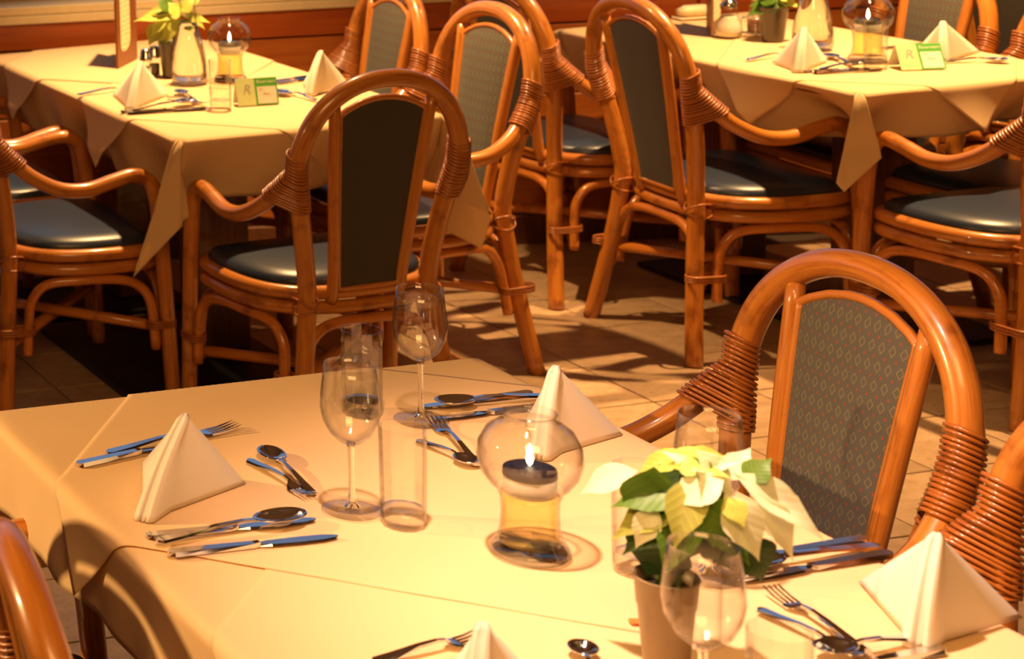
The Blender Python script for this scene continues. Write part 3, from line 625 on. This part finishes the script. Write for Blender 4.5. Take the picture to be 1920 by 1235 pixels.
# ---------------------------------------------------------------- potted plants
def leaf_mesh(kind, lobed=False):
    rows = []; V = []; F = []; U = []
    prof = [(0, .03), (.06, .20), (.13, .46), (.22, .74), (.31, .93), (.40, 1.0), (.48, .95), (.54, .86), (.58, .88), (.66, .68), (.75, .44), (.84, .24), (.92, .10), (1.0, .0)]
    for i, (t_, h) in enumerate(prof):
        for q in (-1, -.5, 0, .5, 1):
            V.append((q*h*.5, t_, .10*abs(q)*h*.6 - .22*t_*t_ + .045*math.sin(t_*9+q*2)*h*.5 - .18*max(0, t_-.6)**1.5)); U.append((q*h*.5, t_))
    for i in range(len(prof)-1):
        for k in range(4): F.append((5*i+k, 5*i+k+1, 5*i+6+k, 5*i+5+k))
    return mesh('leaf_'+kind, V, F, U)
LM = {}; LSK = dict(b=1.18, y=1.25, g=1.45, d=1.5, o=1.3)
for k, mm in M_LEAF.items(): LM[k] = leaf_mesh(k); LM[k].materials.append(mm)
def plant(base, R, H, potmat, leaves, label, crown, rim=.9):
    t = thing('potted_poinsettia', label, 'plant', base)
    B = Vector(base)
    obj('pot', MB().lathe([(.0, .001), (R*.68, .0), (R*.70, .004), (R*.86, H*.66), (R*.90, H*.68), (R*.97, H*.97), (R, H), (R*.95, H), (R*.88, H*.85), (R*.80, H*.7)], 36), potmat, t)
    obj('soil', MB().lathe([(.0, H*.86), (R*.88, H*.84)], 24), M_SOIL, t)
    cr_ = Vector(crown)-B
    for q in range(4):
        a = q*PI/2+.4; obj('stem', MB().tube(spline([(R*.3*math.cos(a), R*.3*math.sin(a), H*.8), (R*.35*math.cos(a)+cr_.x*.4, R*.35*math.sin(a)+cr_.y*.4, (H+cr_.z)*.5), (cr_.x+R*.4*math.cos(a), cr_.y+R*.4*math.sin(a), cr_.z)], 4), .0032, 6), M_STEM, t)
    nb = {}
    for bs, tp, wd, k in leaves:
        bs = Vector(bs)-B; tp = Vector(tp)-B; d = tp-bs; L = d.length; y = d.normalized()
        n = Vector((-.25, -.55, .8)); n = (n-y*n.dot(y)).normalized(); x = y.cross(n)
        LS = LSK[k]; nm = 'bract' if k in 'by' else 'leaf'
        o = bpy.data.objects.new(nm, LM[k]); C.objects.link(o); o.parent = t
        o.matrix_local = Matrix(((x.x*wd*LS, y.x*L*1.22, n.x*L, bs.x-y.x*L*.1), (x.y*wd*LS, y.y*L*1.22, n.y*L, bs.y-y.y*L*.1), (x.z*wd*LS, y.z*L*1.22, n.z*L, bs.z-y.z*L*.1), (0, 0, 0, 1)))
    return t
LEAF1= [((-1.567, -3.172, 0.959), (-1.602, -3.134, 0.932), 0.03, 'b'), ((-1.522, -3.199, 0.985), (-1.485, -3.213, 0.985), 0.016, 'y'), ((-1.528, -3.202, 0.986), (-1.562, -3.166, 0.956), 0.024, 'y'), ((-1.522, -3.245, 0.974), (-1.562, -3.229, 0.951), 0.034, 'b'), ((-1.525, -3.22, 0.994), (-1.497, -3.242, 0.952), 0.026, 'b'), ((-1.493, -3.222, 0.964), (-1.472, -3.223, 0.993), 0.026, 'b'), ((-1.491, -3.238, 0.97), (-1.429, -3.282, 0.925), 0.034, 'b'), ((-1.516, -3.25, 0.954), (-1.498, -3.278, 0.903), 0.04, 'b'), ((-1.482, -3.253, 0.952), (-1.453, -3.275, 0.895), 0.03, 'b'), ((-1.568, -3.209, 0.932), (-1.589, -3.208, 0.894), 0.024, 'b'), ((-1.562, -3.199, 0.969), (-1.568, -3.199, 0.909), 0.042, 'g'), ((-1.533, -3.221, 0.95), (-1.56, -3.205, 0.893), 0.045, 'g'), ((-1.529, -3.239, 0.954), (-1.531, -3.253, 0.907), 0.036, 'g'), ((-1.518, -3.252, 0.955), (-1.515, -3.272, 0.937), 0.022, 'y'), ((-1.552, -3.206, 0.902), (-1.569, -3.198, 0.853), 0.045, 'd'), ((-1.491, -3.246, 0.905), (-1.476, -3.258, 0.863), 0.034, 'd'), ((-1.537, -3.195, 0.968), (-1.564, -3.164, 0.919), 0.026, 'g'), ((-1.518, -3.225, 0.983), (-1.529, -3.216, 0.96), 0.03, 'g'), ((-1.51, -3.208, 0.982), (-1.534, -3.175, 0.977), 0.022, 'y'), ((-1.484, -3.237, 0.966), (-1.464, -3.242, 0.989), 0.02, 'g'), ((-1.502, -3.222, 0.932), (-1.471, -3.237, 0.899), 0.03, 'g'), ((-1.529, -3.217, 0.927), (-1.533, -3.214, 0.872), 0.045, 'd'), ((-1.514, -3.221, 0.915), (-1.492, -3.233, 0.87), 0.04, 'd'), ((-1.549, -3.194, 0.956), (-1.54, -3.195, 0.92), 0.03, 'd'), ((-1.518, -3.202, 0.962), (-1.495, -3.205, 0.936), 0.035, 'g'), ((-1.544, -3.212, 0.981), (-1.528, -3.23, 0.98), 0.02, 'y')]
LEAF2= [((-0.531, 0.103, 0.932), (-0.628, 0.148, 0.937), 0.04, 'y'), ((-0.543, 0.095, 0.926), (-0.589, 0.108, 0.85), 0.05, 'y'), ((-0.525, 0.1, 0.939), (-0.544, 0.109, 0.971), 0.04, 'y'), ((-0.563, 0.105, 0.926), (-0.605, 0.115, 0.886), 0.03, 'y'), ((-0.539, 0.087, 0.919), (-0.552, 0.08, 0.88), 0.035, 'y'), ((-0.575, 0.116, 0.91), (-0.61, 0.128, 0.856), 0.045, 'o'), ((-0.505, 0.091, 0.939), (-0.459, 0.069, 0.902), 0.03, 'y'), ((-0.518, 0.097, 0.947), (-0.491, 0.084, 0.977), 0.04, 'y'), ((-0.506, 0.105, 0.929), (-0.441, 0.083, 0.919), 0.03, 'y'), ((-0.546, 0.123, 0.946), (-0.6, 0.157, 0.946), 0.03, 'o'), ((-0.525, 0.1, 0.916), (-0.506, 0.091, 0.881), 0.04, 'g'), ((-0.532, 0.103, 0.908), (-0.553, 0.113, 0.869), 0.04, 'd'), ((-0.519, 0.097, 0.908), (-0.486, 0.082, 0.884), 0.035, 'g'), ((-0.544, 0.109, 0.948), (-0.57, 0.121, 0.987), 0.035, 'g'), ((-0.499, 0.101, 0.96), (-0.462, 0.093, 0.99), 0.03, 'y'), ((-0.55, 0.098, 0.934), (-0.526, 0.078, 0.958), 0.04, 'y')]
LEAF3= [((1.123, -0.175, 0.864), (1.074, -0.138, 0.838), 0.035, 'g'), ((1.124, -0.183, 0.865), (1.09, -0.165, 0.846), 0.04, 'd'), ((1.137, -0.178, 0.871), (1.156, -0.195, 0.849), 0.04, 'y'), ((1.119, -0.179, 0.873), (1.114, -0.185, 0.851), 0.045, 'g'), ((1.132, -0.174, 0.879), (1.175, -0.211, 0.86), 0.035, 'y'), ((1.132, -0.174, 0.894), (1.098, -0.145, 0.87), 0.05, 'g'), ((1.137, -0.178, 0.894), (1.166, -0.202, 0.88), 0.05, 'y'), ((1.127, -0.17, 0.902), (1.117, -0.161, 0.933), 0.05, 'y'), ((1.136, -0.178, 0.902), (1.175, -0.21, 0.933), 0.05, 'y'), ((1.135, -0.161, 0.869), (1.096, -0.117, 0.859), 0.03, 'g')]
rl = random.Random(11)
for k in range(18):
    an = rl.uniform(0, 2*PI); el = rl.uniform(-1.1, .15); L_ = rl.uniform(.05, .075); bs = (-1.527+.012*math.cos(an), -3.217+.012*math.sin(an), rl.uniform(.925, .968))
    LEAF1.append((bs, (bs[0]+L_*math.cos(an)*math.cos(el), bs[1]+L_*math.sin(an)*math.cos(el), bs[2]+L_*math.sin(el)-.01), rl.uniform(.026, .036), rl.choice('gddgo')))
for k in range(8):
    an = k*.79; LEAF1.append(((-1.522, -3.218, .972), (-1.522+.03*math.cos(an), -3.218+.03*math.sin(an), .985+.006*(k % 2)), .012, 'yb'[k % 2]))
plant((-1.552, -3.206, ZC), .032, .102, M_POT_T, LEAF1, 'cream poinsettia in a taupe pot in the right foreground', (-1.525, -3.215, .955))
plant((-.547, .11, ZC), .036, .105, M_POT_D, LEAF2, 'lime-yellow poinsettia in a dark pot behind the full water carafe', (-.535, .105, .915))
plant((1.131, -.165, ZC), .039, .10, M_POT_D, LEAF3, 'poinsettia in a brown pot between the cruet stand and carafe', (1.13, -.172, .88))

# ---------------------------------------------------------------- things on the two far tables
def carafe(x, y, label, fill):
    t = thing('water_carafe', label, 'carafe', (x, y, ZC))
    out = [(.0, .0), (.040, .0), (.0485, .006), (.0495, .020), (.0480, .055), (.0425, .095), (.034, .135), (.0265, .165), (.0225, .190), (.0215, .215), (.0245, .240), (.031, .262)]
    obj('glass_body', MB().lathe(out + [(r_-.0022, max(z, .006)) for r_, z in reversed(out[2:])], 40), M_GLASS, t)
    obj('glass_base', MB().lathe([(.0, .0005), (.039, .0005), (.046, .006), (.040, .011), (.0, .013)], 36), M_BASE, t)
    if fill:
        w_ = [(.0, .0135), (.042, .0125), (.0465, .022), (.0455, .055), (.040, .095), (.0315, .135), (.0245, .165), (.0228, .174), (.0, .174)]
        obj('water', MB().lathe(w_, 36), M_WATER, t)
    return t
carafe(-.545, .0, 'water carafe full of water beside the lime-yellow poinsettia', True)
carafe(1.125, -.315, 'water carafe behind the leftmost napkin of the sugar shaker table', True)
candle_lamp(-.43, -.015, 'lit candle lamp beside the green reserved card and carafe')
candle_lamp(1.112, -.515, 'lit candle lamp on the sugar shaker table behind a tumbler')
tumbler(-.625, -.345, 'tumbler standing left of the green reserved card')
tumbler(1.055, -.604, 'tumbler in front of the candle lamp on the sugar shaker table')
napkin((-.842, -.262), (-.668, -.125), (-.80, -.06), (-.773, -.185, .866), 'pyramid napkin at the left of the table with the tall menu')
napkin((-.352, -.300), (-.195, -.238), (-.285, -.15), (-.285, -.248, .862), 'pyramid napkin right of the green reserved card, behind a chair hoop')
napkin((.862, -.572), (1.024, -.482), (.905, -.43), (.921, -.521, .860), 'pyramid napkin at the left of the sugar shaker table before the carafe')
napkin((1.257, -.600), (1.420, -.540), (1.360, -.415), (1.290, -.560, .850), 'wide white pyramid napkin at the right of the sugar shaker table')
for t_, dx, dy, nm in (('the table with the tall menu', 0, 0, 'a'), ):
    cutlery('knife', (-.880, -.290), (-.66, -.333), 'upper knife before the left napkin on the tall menu table')
    cutlery('knife', (-.872, -.312), (-.652, -.345), 'lower knife before the left napkin on the tall menu table')
    cutlery('spoon', (-.85, -.300), (-.655, -.265), 'spoon with bright bowl before the left napkin on the tall menu table', ZC+.004)
    cutlery('fork', (-.890, -.025), (-.71, .00), 'fork handle left of the left napkin on the tall menu table')
    cutlery('spoon', (-.655, -.275), (-.632, -.108), 'dessert spoon between left napkin and tumbler on the tall menu table')
    cutlery('fork', (-.690, -.165), (-.64, -.30), 'dessert fork between left napkin and tumbler on the tall menu table')
    cutlery('knife', (-.19, -.064), (-.345, -.082), 'upper knife behind the reserved card on the tall menu table')
    cutlery('knife', (-.20, -.098), (-.36, -.115), 'lower knife behind the reserved card on the tall menu table')
    cutlery('spoon', (-.395, -.12), (-.408, -.29), 'spoon just right of the reserved card on the tall menu table')
    cutlery('fork', (-.37, -.375), (-.388, -.235), 'fork before the napkin right of the reserved card')
cutlery('knife', (.868, -.575), (1.03, -.615), 'upper knife before the left napkin on the sugar shaker table')
cutlery('knife', (.880, -.600), (1.045, -.640), 'lower knife before the left napkin on the sugar shaker table')
cutlery('spoon', (.89, -.595), (1.045, -.575), 'spoon with bright bowl before the left napkin on the sugar shaker table', ZC+.004)
cutlery('fork', (.866, -.385), (1.03, -.360), 'fork left of the left napkin on the sugar shaker table')
cutlery('spoon', (1.023, -.570), (1.072, -.425), 'dessert spoon right of the left napkin on the sugar shaker table')
cutlery('knife', (1.42, -.395), (1.26, -.392), 'upper knife behind the reserved card on the sugar shaker table')
cutlery('knife', (1.42, -.42), (1.27, -.425), 'lower knife behind the reserved card on the sugar shaker table')
cutlery('fork', (1.235, -.62), (1.375, -.665), 'fork in front of the wide white napkin on the sugar shaker table')
cutlery('spoon', (1.255, -.595), (1.36, -.69), 'spoon in front of the wide white napkin on the sugar shaker table')
def text(body, size, matl, parent, loc, rot, shear=.25):
    c = bpy.data.curves.new('lettering', 'FONT'); c.body = body; c.size = size; c.shear = shear; c.extrude = .0001; c.align_x = 'CENTER'; c.align_y = 'CENTER'
    c.resolution_u = 3; q = bpy.data.objects.new('lettering', c); me = bpy.data.meshes.new_from_object(q); bpy.data.objects.remove(q); me.materials.clear(); me.materials.append(matl)
    o = bpy.data.objects.new('lettering', me); C.objects.link(o); o.parent = parent; o.location = loc; o.rotation_euler = rot; return o
def card(a, b, H, dep, label):
    a = Vector((*a, ZC)); b = Vector((*b, ZC)); d = b-a; L = d.length
    t = thing('reserved_card', label, 'card', a, math.atan2(d.y, d.x)); lean = math.atan2(dep, H)
    hl = math.hypot(H, dep)
    def panel(nm, x0, x1, z0, z1, off, mt):
        o = obj(nm, MB().box((x0*L, -off-.0004, z0*hl), (x1*L, -off, z1*hl)), mt, t, False); o.rotation_euler = (-lean, 0, 0); return o
    panel('card_front', 0, 1, 0, 1, 0, M_CARD); panel('pale_side', .0, .45, 0, 1, .0005, M_PALEG); panel('green_band', .45, 1.0, .70, 1, .0005, M_GREEN); panel('green_border', .45, 1.0, 0, .70, .0005, M_GREEN); panel('writing_field', .50, .96, .05, .67, .001, M_CARD)
    o = obj('card_back', MB().box((0, 0, 0), (L, .0006, hl)), M_CARD, t, False); o.location = (0, 2*dep, 0); o.rotation_euler = (lean, 0, 0)
    for s_, sz, mt, x, z, off in (('Reserviert', .0118, M_INK, .725, .85, .0012), ('Für:', .008, M_PENCIL, .60, .58, .0016), ('Fam.', .011, M_PENCIL, .73, .40, .0016), ('R', .035, M_PENCIL, .24, .58, .0012)):
        y_ = -off
        text(s_, sz, mt, t, (x*L, y_*math.cos(lean)+z*hl*math.sin(lean), z*hl*math.cos(lean)+off*math.sin(lean)), (PI/2-lean, 0, 0))
    return t
card((-.578, -.349), (-.471, -.366), .070, .022, 'green and white reserved card right of a tumbler, below the tall menu')
card((1.079, -.660), (1.180, -.690), .062, .035, 'bleached reserved card before the wide white napkin')
# tall menu
t = thing('menu_stand', 'tall brown menu with a long cream page, standing on the table by the wall', 'menu', (-.623, .306, ZC), math.atan2(.128, .119)); WD = .175; HM = .33
obj('front_cover', MB().box((0, 0, 0), (WD, .003, HM), .001), M_LEATHER, t, False)
o = obj('back_cover', MB().box((0, 0, 0), (WD, .003, HM), .001), M_LEATHER, t, False); o.location = (0, .004, 0); o.rotation_euler = (0, 0, .20)
pg = MB(); px0, px1 = .028, .112; V = [(px0, -.0012, HM-.01), (px1, -.0012, HM-.01)] + [(px1-.028*(1-math.cos(a)) , -.0012, .055+.03*(1-math.sin(a))-.0) for a in [PI/2*k/6 for k in range(7)]]
V = [(px0, HM-.01), (px0, .062), (px0+.006, .050), (px0+.018, .044)] + [(px1-.042+.042*math.sin(a), .086-.042*math.cos(a)) for a in [PI/2*k/6 for k in range(7)]] + [(px1, HM-.01)]
pg.add([(x, -.0008, z) for x, z in V], [tuple(range(len(V)))], V); o = obj('menu_page', pg, M_PAGE, t, False)
# second menu, seen edge-on
t = thing('menu_stand', 'dark narrow menu seen edge-on behind the sugar shaker', 'menu', (1.050, -.03, ZC), .75)
obj('front_cover', MB().box((0, 0, 0), (.16, .003, .30), .001), M_LEATHER, t, False); o = obj('back_cover', MB().box((0, 0, 0), (.16, .003, .30), .001), M_LEATHER, t, False); o.rotation_euler = (0, 0, .22)
obj('menu_page', MB().box((.02, -.0015, .04), (.14, -.0005, .28)), M_PAGE, t, False)
def shaker(x, y, label, fillm, tall=.088):
    t = thing('spice_shaker', label, 'shaker', (x, y, ZC)); R = .0165
    obj('glass_body', MB().lathe([(.0, .001), (R*.95, .001), (R, .004), (R, .048), (R*.92, .056), (R*.9, .058)], 24), M_GLASS, t)
    obj('filling', MB().lathe([(.0, .003), (R*.85, .003), (R*.87, .036), (.0, .038)], 20), fillm, t)
    obj('metal_cap', MB().lathe([(R*1.05, .054), (R*1.08, .062), (R*.95, .066), (R*.9, tall-.008), (R*.7, tall), (.0, tall+.002)], 24), M_CHROME, t); return t
shaker(-.622, .115, 'salt shaker with metal cap just right of the tall menu foot', M_SALT); shaker(-.580, .150, 'pepper shaker with metal cap behind the salt shaker', M_PEPPER)
# sugar shaker
t = thing('sugar_shaker', 'bulbous glass sugar shaker with metal spout next to the cruet stand', 'shaker', (1.082, -.055, ZC))
obj('glass_body', MB().lathe([(.0, .0), (.029, .0), (.0345, .008), (.0355, .022), (.031, .040), (.0235, .056), (.0215, .075), (.022, .090)], 32), M_GLASS, t)
obj('sugar', MB().lathe([(.0, .003), (.027, .003), (.0328, .010), (.0337, .022), (.0292, .040), (.022, .055), (.0205, .062), (.0, .066)], 28), M_SUGAR, t)
obj('metal_cap', MB().lathe([(.0228, .086), (.0232, .096), (.018, .106), (.006, .112), (.0055, .135), (.0, .136)], 24), M_CHROME, t)
# cruet stand
t = thing('cruet_stand', 'wire cruet stand between the sugar shaker and the potted poinsettia', 'stand', (1.165, -.075, ZC), .25); wr = MB()
for z in (.012, .055): wr.tube([(-.048, -.022, z), (.048, -.022, z), (.048, .022, z), (-.048, .022, z)], .0016, 6, closed=True)
for x in (-.048, 0, .048):
    for y in (-.022, .022): wr.tube([(x, y, 0), (x, y, .058)], .0016, 6)
obj('wire_frame', wr, M_CHROME, t); obj('tray', MB().box((-.047, -.021, .008), (.047, .021, .0105), .001), M_CHROME, t, False); obj('carry_handle', MB().tube(spline([(0, 0, .01), (0, 0, .11), (-.012, 0, .125), (0, 0, .14), (.012, 0, .125), (0, 0, .112)], 4), .002, 6), M_CHROME, t)
for k, x in enumerate((-.024, .024)):
    q = thing('cruet_bottle', 'small dark %s cruet bottle in the wire stand' % ('vinegar' if k == 0 else 'oil'), 'bottle', (1.165+x*math.cos(.25), -.075+x*math.sin(.25), ZC+.0105)); q['label'] = 'cruet bottle in the wire stand, ' + ('beside the sugar shaker' if k == 0 else 'beside the potted poinsettia')
    obj('glass_body', MB().lathe([(.0, .0), (.0175, .0), (.0185, .004), (.0185, .055), (.012, .070), (.0085, .078), (.009, .100)], 24), M_GLASS, q); obj('sauce', MB().lathe([(.0, .003), (.0165, .003), (.017, .042), (.0, .042)], 20), M_SAUCE if k == 0 else M_OIL, q); obj('stopper', MB().lathe([(.007, .096), (.008, .102), (.010, .112), (.006, .120), (.0, .122)], 16), M_CHROME, q)
o = thing('butter_dish', 'small cream oblong dish at the far edge of the sugar shaker table', 'dish', (1.225, .265, ZC), -.1); obj('dish_lid', MB().box((-.05, -.022, .004), (.05, .022, .040), .012), M_SILL, o); obj('dish_base', MB().box((-.056, -.027, 0), (.056, .027, .005), .002), M_SILL, o, False)
